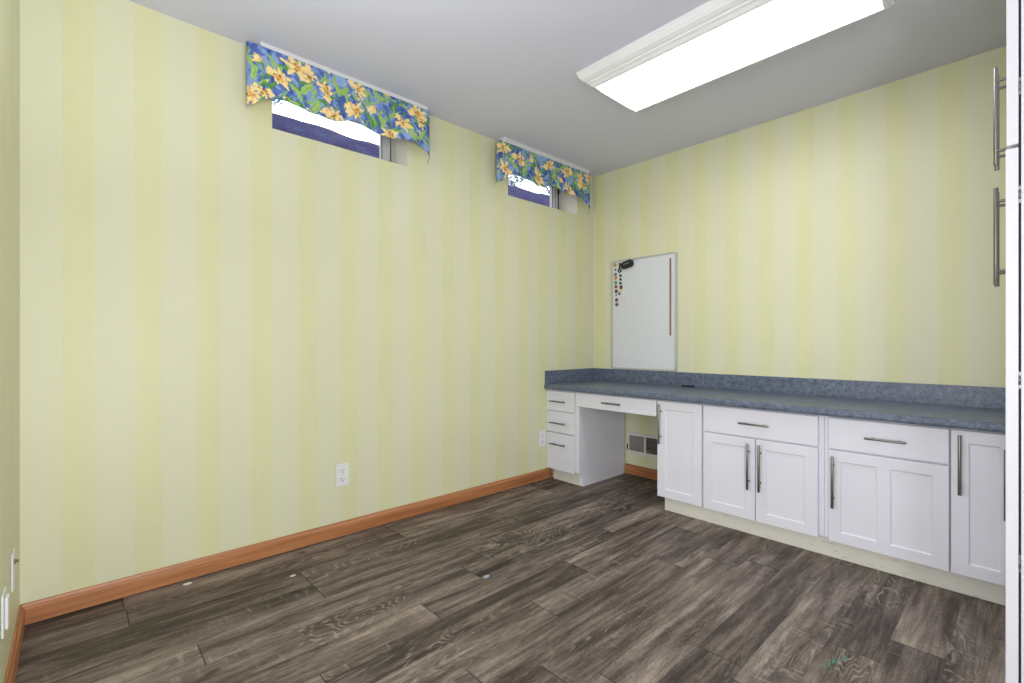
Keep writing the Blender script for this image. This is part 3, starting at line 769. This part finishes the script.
# ------------------------------------------------------------------ vent under the desk
v = empty('floor_register', (.52, 0, .25), 'white wall heating vent inside the desk knee space', 'vent')
m = MB(); X0, X1, Z0, Z1 = .333, .705, .167, .335
m.box(X0, X1, -.010, -.0005, Z0, Z0 + .024); m.box(X0, X1, -.010, -.0005, Z1 - .024, Z1)
m.box(X0, X0 + .026, -.010, -.0005, Z0 + .024, Z1 - .024); m.box(X1 - .026, X1, -.010, -.0005, Z0 + .024, Z1 - .024); m.box(.489, .507, -.010, -.0005, Z0 + .024, Z1 - .024)
m.build('vent_frame', M['vent'], v, .003)
m = MB()
for k in range(34): x = .3605 + k * .00385; m.box(x, x + .0022, -.007, -.004, .192, .311)
for k in range(26): z = .193 + k * .0046; m.box(.3595, .4885, -.0065, -.0035, z, z + .0022)
m.build('mesh_grille', M['vent_mesh'], v)
m = MB(); m.box(.3595, .4885, -.0030, -.0006, .192, .311); m.build('closed_damper', M['vent_mesh'], v)
m = MB(); m.box(.5075, .6785, -.0015, -.0006, .192, .311); m.build('duct_opening', M['vent_dark'], v)
for k in range(6):
    z = .199 + k * .0185
    m = MB(); m.prism([(-.0095, z), (-.0088, z - .001), (-.0018, z + .009), (-.0025, z + .010)], 0, .508, .678); m.build('louver', M['louver'], v)
m = MB(); m.box(.344, .349, -.020, -.0101, .196, .240); m.build('damper_lever', M['black'], v, .001)

# ------------------------------------------------------------------ tall cupboard at the right edge
tc = empty('tall_cabinet', (2.77, -1.03, 0), 'tall white cupboard at the right edge with steel bar pulls', 'cabinet')
TF, TB = 2.4570, 2.4805      # door face / door back
TY0, TYM, TY1 = -1.440, -1.000, -.625
BX = 2.4850
m = MB(); m.box(BX, RX - .002, TY0, TY1, .10, 2.40); m.build('body', M['white'], tc, .001)
t = box(BX + .05, RX - .002, TY0 + .002, TY1, 0, .0995).build('toe_kick', M['toe'], tc); t['label'] = 'cream toe kick'
m = MB(); m.box(TB + .0003, BX - .0002, TY0 + .004, TY1 - .01, .13, 2.38); m.build('door_gap_shade', M['shade'], tc)  # dark filler that paints shade into the open gap behind the doors
for (ya, yb, hy, near) in ((TY0, TYM - .0015, TYM - .035, 1), (TYM + .0015, TY1, TYM + .035, 0)):
    for (za, zb, h0, h1) in ((.105, 1.543, 1.225, 1.539), (1.552, 2.395, 1.614, 1.930)):
        d = box(TF + (.0015 if za > 1 else 0), TB, ya, yb, za, zb).build('door', M['white'], tc, .0015)
        pull(d, (TF - .031, hy, h0), (TF - .031, hy, h1), (-1, 0, 0), TF, r=.0062, so=.032, inset=.14)
        if near:
            for hz in ((1.42, .94, .466) if za < 1 else (1.70, 2.2)):
                m = MB(); m.box(TB - .001, BX + .001, ya + .0005, ya + .006, hz - .022, hz + .022); m.cyl((TB + .002, ya - .001, hz - .012), (TB + .002, ya - .001, hz + .012), .0022, 8)
                m.build('hinge', M['nickel'], d)

# ------------------------------------------------------------------ scraps on the floor
def scrap(x, y, r, c, label, name, cat):
    m = MB(); k = 7; pts = [(x + r * random.uniform(.5, 1.1) * math.cos(2 * math.pi * i / k), y + 1.6 * r * random.uniform(.5, 1.1) * math.sin(2 * math.pi * i / k)) for i in range(k)]
    m.prism(pts, 2, .0002, .003); o = m.build(name, plain(name + '_colour', c, .7), None, origin=(x, y, 0)); tag(o, label, cat)
scrap(.050, -2.88, .014, (228, 228, 226), 'white paper scrap on floor against the baseboard', 'paper_scrap', 'scrap')
scrap(.282, -2.521, .009, (214, 212, 206), 'white paper scrap out on the planks in mid floor', 'paper_scrap', 'scrap')
scrap(.870, -1.895, .012, (150, 170, 190), 'pale blue scrap on the planks in mid floor', 'paper_scrap', 'scrap')
m = MB()
for k in range(9):
    x = 2.055 + .004 * k + random.uniform(-.008, .008); y = -1.470 + .013 * k + random.uniform(-.006, .006)
    a = random.uniform(0, 3); L_ = .007; dx, dy = L_ * math.cos(a), L_ * math.sin(a); ex, ey = -.0018 * math.sin(a), .0018 * math.cos(a)
    m.prism([(x - dx - ex, y - dy - ey), (x + dx - ex, y + dy - ey), (x + dx + ex, y + dy + ey), (x - dx + ex, y - dy + ey)], 2, .0002, .0012)
o = m.build('thread_scrap', plain('teal_thread', (74, 150, 128), .8), None, origin=(2.07, -1.42, 0)); tag(o, 'teal green thread crumbs on the floor near the cabinets', 'thread')

for o in list(bpy.data.objects):
    if '_base' in o: del o['_base']
